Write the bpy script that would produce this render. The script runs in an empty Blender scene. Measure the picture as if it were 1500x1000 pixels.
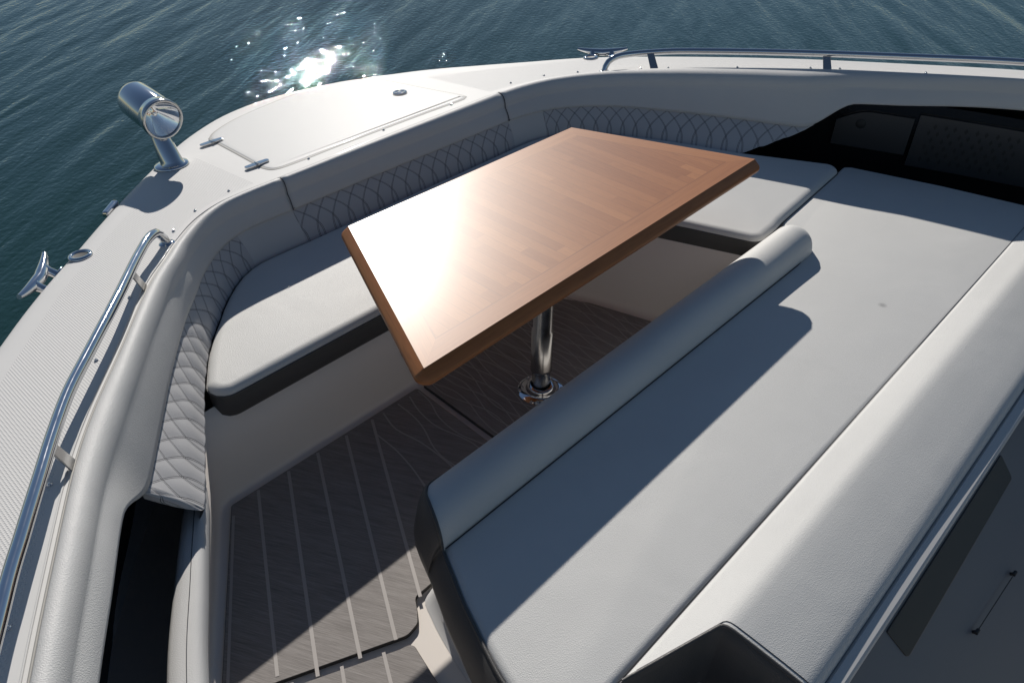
import bpy, bmesh, math, random
from mathutils import Vector, Matrix
R = math.radians
random.seed(7)
S = bpy.context.scene
col = S.collection

# ------------------------------------------------------------------ helpers
def dz(y):                      # the foredeck falls gently towards the bow
    return .697 - .101 * (y - 1.7)

class MB:
    """collects vertices, faces and uvs and links them as one mesh object"""
    def __init__(s): s.v = []; s.f = []; s.uv = []; s.sm = []
    def add(s, vs, fs, uvs=None, smooth=True):
        o = len(s.v); s.v += [tuple(p) for p in vs]
        for i, f in enumerate(fs):
            s.f.append(tuple(o + k for k in f)); s.sm.append(smooth)
            s.uv.append([uvs[k] for k in f] if uvs else [(0, 0)] * len(f))
        return s
    def grid(s, rows, uvs=None, closed=False, smooth=True, flip=False):
        n = len(rows); m = len(rows[0]); fs = []
        for i in range(n - 1):
            for j in range(m if closed else m - 1):
                a = i * m + j; b = i * m + (j + 1) % m
                q = (a, b, b + m, a + m)
                fs.append(q[::-1] if flip else q)
        flat = [p for r in rows for p in r]
        s.add(flat, fs, [u for r in uvs for u in r] if uvs else None, smooth)
        return s
    def tube(s, pts, r, n=16, cap=True, smooth=True):
        pts = [Vector(p) for p in pts]; rows = []
        rs = r if isinstance(r, (list, tuple)) else [r] * len(pts)
        up = Vector((0, 0, 1))
        t0 = (pts[1] - pts[0]).normalized()
        if abs(t0.z) > .9: up = Vector((1, 0, 0))
        a = t0.cross(up).normalized()
        for i, p in enumerate(pts):
            t = (pts[min(i + 1, len(pts) - 1)] - pts[max(i - 1, 0)]).normalized()
            a = (a - t * a.dot(t)).normalized(); b = t.cross(a)
            rows.append([p + (a * math.cos(k * 2 * math.pi / n) + b * math.sin(k * 2 * math.pi / n)) * rs[i] for k in range(n)])
        s.grid(rows, closed=True, smooth=smooth)
        if cap:
            for r_, fl in ((rows[0], True), (rows[-1], False)):
                f = tuple(range(n)); s.add(r_, [f[::-1] if not fl else f], smooth=False)
        return s
    def lathe(s, c, axis, prof, n=32, smooth=True):
        """prof = [(radius, height along axis)]"""
        c = Vector(c); w = Vector(axis).normalized()
        a = w.cross(Vector((0, 0, 1)) if abs(w.z) < .9 else Vector((1, 0, 0))).normalized(); b = w.cross(a)
        rows = [[c + w * h + (a * math.cos(k * 2 * math.pi / n) + b * math.sin(k * 2 * math.pi / n)) * max(r, 1e-5) for k in range(n)] for r, h in prof]
        s.grid(rows, closed=True, smooth=smooth); return s
    def box(s, c, size, rot=None):
        x, y, z = [v / 2 for v in size]
        vs = [Vector((i * x, j * y, k * z)) for k in (-1, 1) for j in (-1, 1) for i in (-1, 1)]
        if rot: vs = [rot @ v for v in vs]
        vs = [v + Vector(c) for v in vs]
        s.add(vs, [(0, 2, 3, 1), (4, 5, 7, 6), (0, 1, 5, 4), (2, 6, 7, 3), (0, 4, 6, 2), (1, 3, 7, 5)], smooth=False)
        return s
    def build(s, name, mat, parent=None, bevel=0, recalc=False, auto=None):
        me = bpy.data.meshes.new(name)
        me.from_pydata(s.v, [], s.f)
        uvl = me.uv_layers.new(name='UVMap')
        k = 0
        for poly, u, sm in zip(me.polygons, s.uv, s.sm):
            poly.use_smooth = sm
            for c_, q in zip(poly.loop_indices, u): uvl.data[c_].uv = q
        me.materials.append(mat)
        if recalc:
            bm = bmesh.new(); bm.from_mesh(me)
            bmesh.ops.remove_doubles(bm, verts=bm.verts, dist=1e-5)
            bmesh.ops.recalc_face_normals(bm, faces=bm.faces)
            bm.to_mesh(me); bm.free()
        o = bpy.data.objects.new(name, me); col.objects.link(o)
        if parent is not None:
            o.parent = parent
            o.matrix_parent_inverse = parent_world(parent).inverted()
        if bevel:
            m = o.modifiers.new('Bevel', 'BEVEL'); m.width = bevel; m.segments = 3; m.limit_method = 'ANGLE'; m.angle_limit = R(35)
            m.harden_normals = False
        return o

def parent_world(o):
    m = o.matrix_basis.copy()
    if o.parent is not None:
        return parent_world(o.parent) @ o.matrix_parent_inverse @ m
    return m

def tag(o, label=None, cat=None, group=None, kind=None):
    if label: o['label'] = label
    if cat: o['category'] = cat
    if group: o['group'] = group
    if kind: o['kind'] = kind
    return o

def empty(name, loc, label=None, cat=None, group=None):
    o = bpy.data.objects.new(name, None); col.objects.link(o); o.location = loc
    o.empty_display_size = .05
    return tag(o, label, cat, group)

def lerp(a, b, t): return a + (b - a) * t
def ss(t): t = max(0, min(1, t)); return t * t * (3 - 2 * t)

def catmull(pts, per=8):
    P = [Vector(p) for p in pts]; out = []
    P = [P[0] * 2 - P[1]] + P + [P[-1] * 2 - P[-2]]
    for i in range(1, len(P) - 2):
        a, b, c, d = P[i - 1:i + 3]
        for k in range(per):
            t = k / per
            out.append(.5 * ((2 * b) + (c - a) * t + (2 * a - 5 * b + 4 * c - d) * t * t + (3 * b - a - 3 * c + d) * t ** 3))
    out.append(P[-2]); return out

def resample(pts, step=None, n=None):
    pts = [Vector(p) for p in pts]
    L = [0]
    for a, b in zip(pts, pts[1:]): L.append(L[-1] + (b - a).length)
    if n is None: n = max(2, int(round(L[-1] / step)) + 1)
    out = []; j = 0
    for i in range(n):
        d = L[-1] * i / (n - 1)
        while j < len(L) - 2 and L[j + 1] < d: j += 1
        seg = L[j + 1] - L[j]
        out.append(pts[j].lerp(pts[j + 1], (d - L[j]) / seg if seg > 1e-9 else 0))
    return out

def round_poly(pts, rad, seg=6):
    """closed 2D polygon with rounded corners; rad = number or list"""
    n = len(pts); out = []
    for i in range(n):
        a, b, c = (Vector(pts[(i + k) % n][:2]) for k in (-1, 0, 1))
        r = rad[i] if isinstance(rad, (list, tuple)) else rad
        u = (a - b); w = (c - b); lu = u.length; lw = w.length; u.normalize(); w.normalize()
        ang = u.angle(w)
        if r <= 0 or ang > R(172): out.append(b); continue
        t = min(r / math.tan(ang / 2), lu * .48, lw * .48)
        r2 = t * math.tan(ang / 2)
        p1 = b + u * t; p2 = b + w * t
        cen = b + (u + w).normalized() * (r2 / math.sin(ang / 2))
        for k in range(seg + 1):
            q = p1.lerp(p2, k / seg); out.append(cen + (q - cen).normalized() * r2)
    return out

def area2(p): return sum(p[i].x * p[(i + 1) % len(p)].y - p[(i + 1) % len(p)].x * p[i].y for i in range(len(p))) / 2
def inset(poly, d):
    """move a closed ccw polygon inwards by d"""
    n = len(poly); out = []
    for i in range(n):
        a, b, c = poly[i - 1], poly[i], poly[(i + 1) % n]
        e1 = (b - a); e2 = (c - b)
        if e1.length < 1e-7: e1 = e2
        if e2.length < 1e-7: e2 = e1
        e1.normalize(); e2.normalize()
        n1 = Vector((-e1.y, e1.x)); n2 = Vector((-e2.y, e2.x))
        m = (n1 + n2); 
        if m.length < 1e-6: m = n1.copy()
        m.normalize(); k = max(.45, m.dot(n1))
        out.append(b + m * (d / k))
    return out
def densify(poly, step):
    out = []
    n = len(poly)
    for i in range(n):
        a, b = poly[i], poly[(i + 1) % n]
        k = max(1, int((b - a).length / step))
        for j in range(k): out.append(a.lerp(b, j / k))
    return out

# ------------------------------------------------------------------ materials
def new_mat(name):
    m = bpy.data.materials.new(name); m.use_nodes = True
    nt = m.node_tree; b = nt.nodes['Principled BSDF']
    return m, nt, b
def N(nt, t, **kw):
    n = nt.nodes.new(t)
    for k, v in kw.items():
        if k.startswith('i_'): n.inputs[k[2:].replace('_', ' ')].default_value = v
        else: setattr(n, k, v)
    return n
def LK(nt, a, b): nt.links.new(a, b)
def math_n(nt, op, a, b=None, c=None):
    n = nt.nodes.new('ShaderNodeMath'); n.operation = op
    for i, x in enumerate((a, b, c)):
        if x is None: continue
        if isinstance(x, (int, float)): n.inputs[i].default_value = x
        else: nt.links.new(x, n.inputs[i])
    return n.outputs[0]
def ramp(nt, fac, stops):
    n = nt.nodes.new('ShaderNodeValToRGB'); cr = n.color_ramp
    while len(cr.elements) < len(stops): cr.elements.new(.5)
    for e, (p, c) in zip(cr.elements, stops): e.position = p; e.color = (*c, 1)
    nt.links.new(fac, n.inputs[0]); return n.outputs[0]
def noise(nt, vec, scale, detail=4, rough=.55, dist=0):
    n = nt.nodes.new('ShaderNodeTexNoise'); n.inputs['Scale'].default_value = scale
    n.inputs['Detail'].default_value = detail; n.inputs['Roughness'].default_value = rough
    n.inputs['Distortion'].default_value = dist
    if vec is not None: nt.links.new(vec, n.inputs['Vector'])
    return n.outputs['Fac']
def bump(nt, h, strength, dist, prev=None):
    n = nt.nodes.new('ShaderNodeBump'); n.inputs['Strength'].default_value = strength
    n.inputs['Distance'].default_value = dist
    nt.links.new(h, n.inputs['Height'])
    if prev is not None: nt.links.new(prev, n.inputs['Normal'])
    return n.outputs[0]
def geo_pos(nt): return nt.nodes.new('ShaderNodeNewGeometry').outputs['Position']
def mix_c(nt, fac, a, b, mode='MIX'):
    n = nt.nodes.new('ShaderNodeMix'); n.data_type = 'RGBA'; n.blend_type = mode
    for i, x in ((0, fac), (6, a), (7, b)):
        if isinstance(x, (int, float)): n.inputs[i].default_value = x
        elif isinstance(x, tuple): n.inputs[i].default_value = (*x, 1)
        else: nt.links.new(x, n.inputs[i])
    return n.outputs[2]

def vinyl(name, c, grain=1.0, rough=.5, spec=.35, quilt=False):
    m, nt, b = new_mat(name); p = geo_pos(nt)
    big = noise(nt, p, 5, 3); fine = noise(nt, p, 420, 2, .6)
    v = N(nt, 'ShaderNodeTexVoronoi', feature='DISTANCE_TO_EDGE'); v.inputs['Scale'].default_value = 250
    LK(nt, p, v.inputs['Vector'])
    cell = math_n(nt, 'MINIMUM', v.outputs['Distance'], .25)
    colr = mix_c(nt, big, tuple(x * .95 for x in c), tuple(x * 1.04 for x in c))
    b.inputs['Roughness'].default_value = rough; b.inputs['Specular IOR Level'].default_value = spec
    h = math_n(nt, 'ADD', math_n(nt, 'MULTIPLY', cell, 1.2), math_n(nt, 'MULTIPLY', fine, .5))
    nb = bump(nt, h, .6 * grain, .0011)
    nb = bump(nt, noise(nt, p, 5, 2, .45, .5), .16, .014, nb)          # slack, slightly uneven skin over foam
    if quilt:
        uv = nt.nodes.new('ShaderNodeUVMap').outputs[0]
        sx = nt.nodes.new('ShaderNodeSeparateXYZ'); LK(nt, uv, sx.inputs[0])
        lines = None
        for sgn in (1, -1):
            ph = math_n(nt, 'ADD', sx.outputs[0], math_n(nt, 'MULTIPLY', sx.outputs[1], sgn))
            fr = math_n(nt, 'ABSOLUTE', math_n(nt, 'SUBTRACT', math_n(nt, 'FRACT', ph), .5))      # .5 at the seam
            d = math_n(nt, 'SUBTRACT', .5, fr)                                                    # distance from seam
            tw = math_n(nt, 'ABSOLUTE', math_n(nt, 'SUBTRACT', d, .035))
            ln = math_n(nt, 'LESS_THAN', tw, .015)
            lines = ln if lines is None else math_n(nt, 'MAXIMUM', lines, ln)
        colr = mix_c(nt, math_n(nt, 'MULTIPLY', lines, .82), colr, (.03, .03, .035))
    LK(nt, colr, b.inputs['Base Color']); LK(nt, nb, b.inputs['Normal'])
    return m

M = {}
M['vinyl'] = vinyl('light_vinyl', (.60, .595, .575), 1.0, .55, .25)
M['vinyl_pad'] = vinyl('coaming_vinyl', (.56, .555, .545), 1.2, .55, .28)
M['quilt'] = vinyl('quilted_vinyl', (.47, .465, .47), 1.0, .45, quilt=True)
M['dark'] = vinyl('charcoal_vinyl', (.075, .072, .070), 1.0, .45)
m, nt, b = new_mat('thread'); b.inputs['Base Color'].default_value = (.04, .042, .05, 1); b.inputs['Roughness'].default_value = .7; M['thread'] = m

def gelcoat(name, c, rough, pattern):
    m, nt, b = new_mat(name); p = geo_pos(nt)
    n1 = noise(nt, p, 3, 4)
    b.inputs['Roughness'].default_value = rough
    b.inputs['Coat Weight'].default_value = .06; b.inputs['Coat Roughness'].default_value = .08; b.inputs['Specular IOR Level'].default_value = .12
    LK(nt, mix_c(nt, n1, tuple(x * .95 for x in c), c), b.inputs['Base Color'])
    nb = None
    if pattern:
        b.inputs['Coat Weight'].default_value = .05
        sx = nt.nodes.new('ShaderNodeSeparateXYZ'); LK(nt, p, sx.inputs[0])
        k = 2 * math.pi / .0085
        a1 = math_n(nt, 'SINE', math_n(nt, 'MULTIPLY', math_n(nt, 'ADD', sx.outputs[0], sx.outputs[1]), k * .707))
        a2 = math_n(nt, 'SINE', math_n(nt, 'MULTIPLY', math_n(nt, 'SUBTRACT', sx.outputs[0], sx.outputs[1]), k * .707))
        h = math_n(nt, 'MAXIMUM', math_n(nt, 'MULTIPLY', a1, a2), 0.0)
        # the moulded grip starts a hand's width inboard of the rail and ends before the hatch
        at_ = nt.nodes.new('ShaderNodeUVMap').outputs[0]
        su = nt.nodes.new('ShaderNodeSeparateXYZ'); LK(nt, at_, su.inputs[0])
        msk = math_n(nt, 'MULTIPLY', math_n(nt, 'GREATER_THAN', su.outputs[1], .10), math_n(nt, 'LESS_THAN', su.outputs[1], .74))
        msk = math_n(nt, 'MULTIPLY', msk, math_n(nt, 'GREATER_THAN', math_n(nt, 'ABSOLUTE', math_n(nt, 'ADD', sx.outputs[0], .0)), .56))
        nb = bump(nt, math_n(nt, 'MULTIPLY', h, msk), .7, .0012)
    w = bump(nt, noise(nt, p, 9, 2), .03, .01, nb) if nb else bump(nt, noise(nt, p, 9, 2), .03, .01)
    LK(nt, w, b.inputs['Normal'])
    return m
M['deck'] = gelcoat('deck_gelcoat', (.64, .63, .615), .55, True)
M['gel'] = gelcoat('smooth_gelcoat', (.57, .565, .555), .50, False)
M['liner'] = gelcoat('liner_gelcoat', (.80, .74, .68), .45, False)
M['hull'] = gelcoat('hull_gelcoat', (.74, .74, .74), .15, False)

def chrome(name='polished_steel', rough=.06, c=(.62, .63, .65)):
    m, nt, b = new_mat(name); b.inputs['Metallic'].default_value = 1; b.inputs['Base Color'].default_value = (*c, 1)
    p = geo_pos(nt)
    r = math_n(nt, 'ADD', math_n(nt, 'MULTIPLY', noise(nt, p, 30, 3), rough), rough * .5); LK(nt, r, b.inputs['Roughness'])
    sp = noise(nt, p, 600, 1); LK(nt, bump(nt, sp, .03, .0005), b.inputs['Normal'])
    return m
M['chrome'] = chrome()
M['satin'] = chrome('brushed_steel', .22, (.55, .54, .53))
m, nt, b = new_mat('rubber'); b.inputs['Base Color'].default_value = (.02, .02, .02, 1); b.inputs['Roughness'].default_value = .6; M['rubber'] = m
m, nt, b = new_mat('grey_gasket'); b.inputs['Base Color'].default_value = (.30, .29, .27, 1); b.inputs['Roughness'].default_value = .6; M['gasket'] = m
m, nt, b = new_mat('black_gloss'); b.inputs['Base Color'].default_value = (.012, .012, .013, 1); b.inputs['Roughness'].default_value = .15
LK(nt, bump(nt, noise(nt, geo_pos(nt), 22, 2), .1, .01), b.inputs['Normal']); M['black'] = m
m, nt, b = new_mat('lens_glass'); b.inputs['Base Color'].default_value = (1, 1, 1, 1); b.inputs['Roughness'].default_value = 0
b.inputs['Transmission Weight'].default_value = 1; b.inputs['IOR'].default_value = 1.2; M['glass'] = m
m, nt, b = new_mat('reflector'); b.inputs['Metallic'].default_value = 1; b.inputs['Base Color'].default_value = (.9, .9, .9, 1); b.inputs['Roughness'].default_value = .04; M['mirror'] = m

# wood : butcher-block strips (uv.x across strips in metres, uv.y along), border handled by separate uv islands
m, nt, b = new_mat('teak_block')
uv = nt.nodes.new('ShaderNodeUVMap').outputs[0]
sx = nt.nodes.new('ShaderNodeSeparateXYZ'); LK(nt, uv, sx.inputs[0])
W = .036
sid = math_n(nt, 'FLOOR', math_n(nt, 'DIVIDE', sx.outputs[0], W))
wn = N(nt, 'ShaderNodeTexWhiteNoise', noise_dimensions='1D'); LK(nt, sid, wn.inputs['W'])
yo = math_n(nt, 'ADD', sx.outputs[1], math_n(nt, 'MULTIPLY', wn.outputs['Value'], 7.3))
bid = math_n(nt, 'FLOOR', math_n(nt, 'DIVIDE', yo, .47))
wn2 = N(nt, 'ShaderNodeTexWhiteNoise', noise_dimensions='2D')
cv = nt.nodes.new('ShaderNodeCombineXYZ'); LK(nt, sid, cv.inputs[0]); LK(nt, bid, cv.inputs[1]); LK(nt, cv.outputs[0], wn2.inputs['Vector'])
gv = nt.nodes.new('ShaderNodeCombineXYZ')
LK(nt, math_n(nt, 'MULTIPLY', sx.outputs[0], 95), gv.inputs[0]); LK(nt, math_n(nt, 'MULTIPLY', sx.outputs[1], 5), gv.inputs[1])
LK(nt, math_n(nt, 'MULTIPLY', wn2.outputs['Value'], 40), gv.inputs[2])
g1 = noise(nt, gv.outputs[0], 1.6, 6, .62, .8)
gv2 = nt.nodes.new('ShaderNodeCombineXYZ')
LK(nt, math_n(nt, 'MULTIPLY', sx.outputs[0], 900), gv2.inputs[0]); LK(nt, math_n(nt, 'MULTIPLY', sx.outputs[1], 30), gv2.inputs[1])
g2 = noise(nt, gv2.outputs[0], 1.0, 3, .6)
base = ramp(nt, math_n(nt, 'ADD', math_n(nt, 'MULTIPLY', wn2.outputs['Value'], .46), math_n(nt, 'MULTIPLY', g1, .54)),
            [(.0, (.20, .066, .018)), (.30, (.31, .110, .033)), (.75, (.40, .158, .052)), (1.0, (.53, .245, .095))])
colr = mix_c(nt, math_n(nt, 'MULTIPLY', ramp(nt, g2, [(.45, (0, 0, 0)), (.72, (1, 1, 1))]), .35), base, (.12, .038, .013))
jl_ = math_n(nt, 'ABSOLUTE', math_n(nt, 'SUBTRACT', math_n(nt, 'FRACT', math_n(nt, 'DIVIDE', sx.outputs[0], W)), .5))
colr = mix_c(nt, math_n(nt, 'MULTIPLY', math_n(nt, 'GREATER_THAN', jl_, .475), .35), colr, (.10, .035, .012))
LK(nt, colr, b.inputs['Base Color'])
b.inputs['Roughness'].default_value = .45; b.inputs['Specular IOR Level'].default_value = .26
b.inputs['Coat Weight'].default_value = .18; b.inputs['Coat Roughness'].default_value = .25
LK(nt, bump(nt, g2, .12, .0006), b.inputs['Normal'])
M['wood'] = m

# woven deck mat : fine streaks along the planks
m, nt, b = new_mat('deck_mat')
uv = nt.nodes.new('ShaderNodeUVMap').outputs[0]
mp = N(nt, 'ShaderNodeMapping'); mp.inputs['Scale'].default_value = (420, 14, 1); LK(nt, uv, mp.inputs['Vector'])
s1 = noise(nt, mp.outputs[0], 1, 4, .7)
mp2 = N(nt, 'ShaderNodeMapping'); mp2.inputs['Scale'].default_value = (70, 5, 1); LK(nt, uv, mp2.inputs['Vector'])
s2 = noise(nt, mp2.outputs[0], 1, 3, .6)
c1 = ramp(nt, math_n(nt, 'ADD', math_n(nt, 'MULTIPLY', s1, .7), math_n(nt, 'MULTIPLY', s2, .3)), [(.3, (.15, .136, .127)), (.5, (.245, .225, .213)), (.7, (.35, .327, .31))])
LK(nt, c1, b.inputs['Base Color']); b.inputs['Roughness'].default_value = .8
LK(nt, bump(nt, s1, .5, .0008), b.inputs['Normal']); M['mat'] = m
m, nt, b = new_mat('mat_groove'); b.inputs['Base Color'].default_value = (.42, .39, .37, 1); b.inputs['Roughness'].default_value = .7; M['groove'] = m
m, nt, b = new_mat('mat_edge'); b.inputs['Base Color'].default_value = (.06, .055, .05, 1); b.inputs['Roughness'].default_value = .8; M['matedge'] = m

# water
m, nt, b = new_mat('sea_water'); p = geo_pos(nt)
b.inputs['Base Color'].default_value = (.009, .036, .033, 1); b.inputs['Roughness'].default_value = .008; b.inputs['IOR'].default_value = 1.50
b.inputs['Specular IOR Level'].default_value = .5
sx = nt.nodes.new('ShaderNodeSeparateXYZ'); LK(nt, p, sx.inputs[0])
def lin(ax, ay): return math_n(nt, 'ADD', math_n(nt, 'MULTIPLY', sx.outputs[0], ax), math_n(nt, 'MULTIPLY', sx.outputs[1], ay))
cv = nt.nodes.new('ShaderNodeCombineXYZ'); ca, sa = math.cos(R(36)), math.sin(R(36))
LK(nt, lin(ca * .24, sa * .24), cv.inputs[0]); LK(nt, lin(-sa, ca), cv.inputs[1])          # crests run along u
w1 = noise(nt, cv.outputs[0], 3.4, 3, .5, .35); w2 = noise(nt, cv.outputs[0], 10, 3, .55, .3); w3 = noise(nt, p, 26, 2, .5)
nb = bump(nt, w1, .17, .065); nb = bump(nt, w2, .36, .020, nb); nb = bump(nt, w3, .62, .0056, nb)
LK(nt, nb, b.inputs['Normal']); M['water'] = m
WZ = -.42
FZ = .10                        # height of the cockpit sole

# ------------------------------------------------------------------ curves of the boat (metres; x across, y towards the bow, z up from cockpit sole)
E_pts = [(-2.28, -1.2), (-2.18, -.5), (-2.02, .25), (-1.86, .68), (-1.744, .909), (-1.645, 1.094), (-1.525, 1.31), (-1.43, 1.454), (-1.306, 1.617), (-1.117, 1.868), (-1.004, 1.988),
         (-.936, 2.059), (-.827, 2.151), (-.726, 2.200), (-.62, 2.214), (-.497, 2.217), (-.2, 2.223), (.15, 2.226), (.42, 2.229), (.545, 2.229), (.665, 2.217), (.795, 2.178), (.921, 2.1), (1.041, 1.992),
         (1.136, 1.87), (1.285, 1.634), (1.455, 1.304), (1.549, 1.071), (1.63, .847), (1.70, .629), (1.81, .2), (1.93, -.5), (2.0, -1.2)]
O_pts = [(-2.75, -1.2), (-2.6, -.3), (-2.36, .45), (-2.02, 1.14), (-1.72, 1.61), (-1.453, 1.956), (-1.301, 2.133), (-1.166, 2.272), (-1.027, 2.418), (-.91, 2.535), (-.787, 2.653), (-.562, 2.854), (-.40, 2.970), (-.25, 3.045), (-.10, 3.078),
         (.05, 3.072), (.19, 3.035), (.33, 2.982), (.48, 2.905), (.645, 2.797), (.82, 2.635), (.982, 2.473), (1.158, 2.297), (1.28, 2.12), (1.40, 1.911), (1.53, 1.65), (1.64, 1.395), (1.75, 1.08), (1.845, .79), (1.92, .5), (2.08, -.1), (2.25, -1.2)]
Ec = resample(catmull([(x, y, 0) for x, y in E_pts], 8), step=.008)
Oc = resample(catmull([(x, y, 0) for x, y in O_pts], 8), step=.01)
def normals(c):
    out = []
    for i in range(len(c)):
        t = (c[min(i + 2, len(c) - 1)] - c[max(i - 2, 0)]).normalized(); out.append(Vector((t.y, -t.x, 0)))
    return out
En = normals(Ec)
def near(c, p):
    p = Vector((p[0], p[1], 0)); return min(range(len(c)), key=lambda i: (c[i] - p).length_squared)
def widths(traced):
    """signed inboard distance of traced points from the deck edge, as a function of the station index"""
    t = sorted((near(Ec, p), (Vector((p[0], p[1], 0)) - Ec[near(Ec, p)]).dot(En[near(Ec, p)])) for p in traced)
    def fn(i):
        if i <= t[0][0]: return t[0][1]
        for (a, wa), (b_, wb) in zip(t, t[1:]):
            if i <= b_: return wb if b_ == a else lerp(wa, wb, (i - a) / (b_ - a))
        return t[-1][1]
    return fn
def smooth_fn(fn, n, k=9):
    vals = [fn(i) for i in range(n)]
    for _ in range(3):
        vals = [sum(vals[max(0, i - k):i + k + 1]) / len(vals[max(0, i - k):i + k + 1]) for i in range(n)]
    return vals
K_tr = [(-1.675, .91), (-1.584, 1.065), (-1.503, 1.22), (-1.422, 1.328), (-1.387, 1.38), (-1.345, 1.443), (-1.305, 1.502), (-1.242, 1.598), (-1.175, 1.692), (-1.099, 1.792), (-1.01, 1.896), (-.928, 1.998), (-.87, 2.054), (-.799, 2.104), (-.713, 2.145),
        (-.597, 2.160), (-.504, 2.158), (0, 2.160), (.507, 2.153), (.698, 2.125), (.811, 2.076), (.924, 1.982), (1.007, 1.865), (1.097, 1.72), (1.174, 1.569), (1.249, 1.422), (1.304, 1.269), (1.39, 1.17), (1.455, 1.10), (1.468, 1.005), (1.595, .79), (1.66, .60)]
J_tr = [(-1.317, 1.32), (-1.284, 1.381), (-1.221, 1.493), (-1.183, 1.564), (-1.154, 1.622), (-1.116, 1.69), (-1.055, 1.776), (-.997, 1.856), (-.926, 1.934), (-.825, 2.034), (-.789, 2.063), (-.721, 2.094), (-.667, 2.105), (-.573, 2.106), (-.514, 2.103),
        (0, 2.11), (.506, 2.112), (.689, 2.10), (.80, 2.03), (.90, 1.93), (1.157, 1.348)]
nE = len(Ec)
wK = smooth_fn(widths(K_tr), nE); wJ = smooth_fn(widths(J_tr), nE)
iQL = near(Ec, (-1.462, 1.415)); iQR = near(Ec, (1.445, 1.325))            # where the quilted band ends, port / starboard
iSL = near(Ec, (-.497, 2.217)); iSR = near(Ec, (.545, 2.229))
def zK(i):
    """height of the crease under the plain pad; it climbs where the pad bridges the side pockets"""
    z = .5575
    ds = 0
    if i < iQL: ds = (iQL - i) * .008
    if i > iQR: ds = (i - iQR) * .008
    return lerp(z, dz(Ec[i].y) - .088, ss(ds / .19))
iQJ = near(Ec, (1.345, 1.53)); iQJ0 = iQJ - 34

def pad_section(i, n=18):
    p = Ec[i]; nn = En[i]; ze = dz(p.y); w = wK[i]; zk = zK(i)
    P = [(.004, ze - .012), (.003, ze + .004), (.008, ze + .012), (.016, ze + .0155)]
    cr = .64 * w + .006; a = (.016, ze + .0155); c = (cr, ze - .034)
    b1 = (cr * .72 + .004, ze + .0185); b2 = (cr + .0005, ze - .006)
    out = [p + nn * d + Vector((0, 0, z)) for d, z in P[:-1]]
    for k in range(n + 1):
        t = k / n; q = [(1 - t) ** 3 * a[j] + 3 * (1 - t) ** 2 * t * b1[j] + 3 * (1 - t) * t * t * b2[j] + t ** 3 * c[j] for j in (0, 1)]
        out.append(p + nn * q[0] + Vector((0, 0, q[1])))
    for k in range(1, 9):
        t = k / 8; d = lerp(cr, w + .003, t ** 1.15); z = lerp(ze - .034, zk, t)
        out.append(p + nn * (d + .004 * math.sin(math.pi * t)) + Vector((0, 0, z)))
    # tuck under
    q = out[-1]
    out.append(q - nn * .012 + Vector((0, 0, -.006))); out.append(q - nn * .05 + Vector((0, 0, -.004)))
    return out

def quilt_pt(i, v, s, flare=0):
    """v 0 at the crease, 1 at the seat; s arc length"""
    if i > iQJ0:
        j = min(nE - 1, int(i + (1 - v) * 33 * ss((i - iQJ0) / 34))); s += (j - i) * .008; i = j
    p = Ec[i]; nn = En[i]; zk = zK(i) - .002; zj = .452
    w = lerp(wK[i] - .006, wJ[i], v ** 1.1) + .008 * math.sin(math.pi * min(1, v * 1.02))
    z = lerp(zk, zj, v)
    u = s / .066; g = 1.15 * v + .38 * math.sin(math.pi * v)
    f = abs(math.sin(math.pi * (u + g))) * abs(math.sin(math.pi * (u - g)))
    puff = .0036 * (f ** .42) - .001
    e = min(1, v * 9); puff *= e
    return p + nn * (w + puff) + Vector((0, 0, z)), (u, g)

# ------------------------------------------------------------------ the boat : deck, hull, liner
boat = empty('boat', (0, 1.0, 0), 'white motor boat with open bow cockpit and wraparound seating, floating on green water', 'boat')

# deck between outer edge and cockpit edge, stations by angle about a point inside
def polar_curve(c, n=260, cen=(0, .9)):
    res = []; a0 = R(-58); a1 = R(238)
    for k in range(n + 1):
        a = lerp(a1, a0, k / n); d = Vector((math.cos(a), math.sin(a)))
        best = None
        for i in range(len(c) - 1):
            p = Vector((c[i].x - cen[0], c[i].y - cen[1])); q = Vector((c[i + 1].x - cen[0], c[i + 1].y - cen[1]))
            cr1 = d.x * p.y - d.y * p.x; cr2 = d.x * q.y - d.y * q.x
            if cr1 * cr2 <= 0 and (p + q).dot(d) > 0:
                t = cr1 / (cr1 - cr2) if abs(cr1 - cr2) > 1e-12 else 0
                best = Vector((cen[0], cen[1], 0)) + (p.lerp(q, t)).to_3d(); break
        res.append(best)
    return res
PE = polar_curve(Ec); PO = polar_curve(Oc)
rows = []; uvs = []; edge = []
for e, o in zip(PE, PO):
    if e is None or o is None: continue
    row = []; uv_ = []
    d = (o - e); L = d.length; dn = d / L
    prof = [(-.03, -.03), (-.012, -.03), (-.006, -.006), (-.002, 0.0)] + [(L * t, 0) for t in (.04, .08, .14, .22, .32, .42, .52, .62, .72, .82, .9)]
    prof = [(a_, b_) for a_, b_ in prof if a_ < L - .05]
    prof += [(L - .045, 0), (L - .028, -.003), (L - .014, -.010), (L - .005, -.021), (L, -.034), (L + .001, -.050)]
    for a_, h in prof:
        q = e + dn * a_
        crown = -.0 
        row.append(Vector((q.x, q.y, dz(q.y) + h + crown))); uv_.append((0, a_ / L))
    while len(row) < 21: row.insert(8, row[8].copy()); uv_.insert(8, uv_[8])
    rows.append(row); uvs.append(uv_); edge.append((row[-1], dn))
md = MB(); md.grid(rows, uvs)
deck = md.build('deck', M['deck'], boat, recalc=True)
for p_ in deck.data.polygons: p_.use_smooth = True
if deck.data.polygons[len(deck.data.polygons) // 2].normal.z < 0: deck.data.flip_normals()
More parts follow.
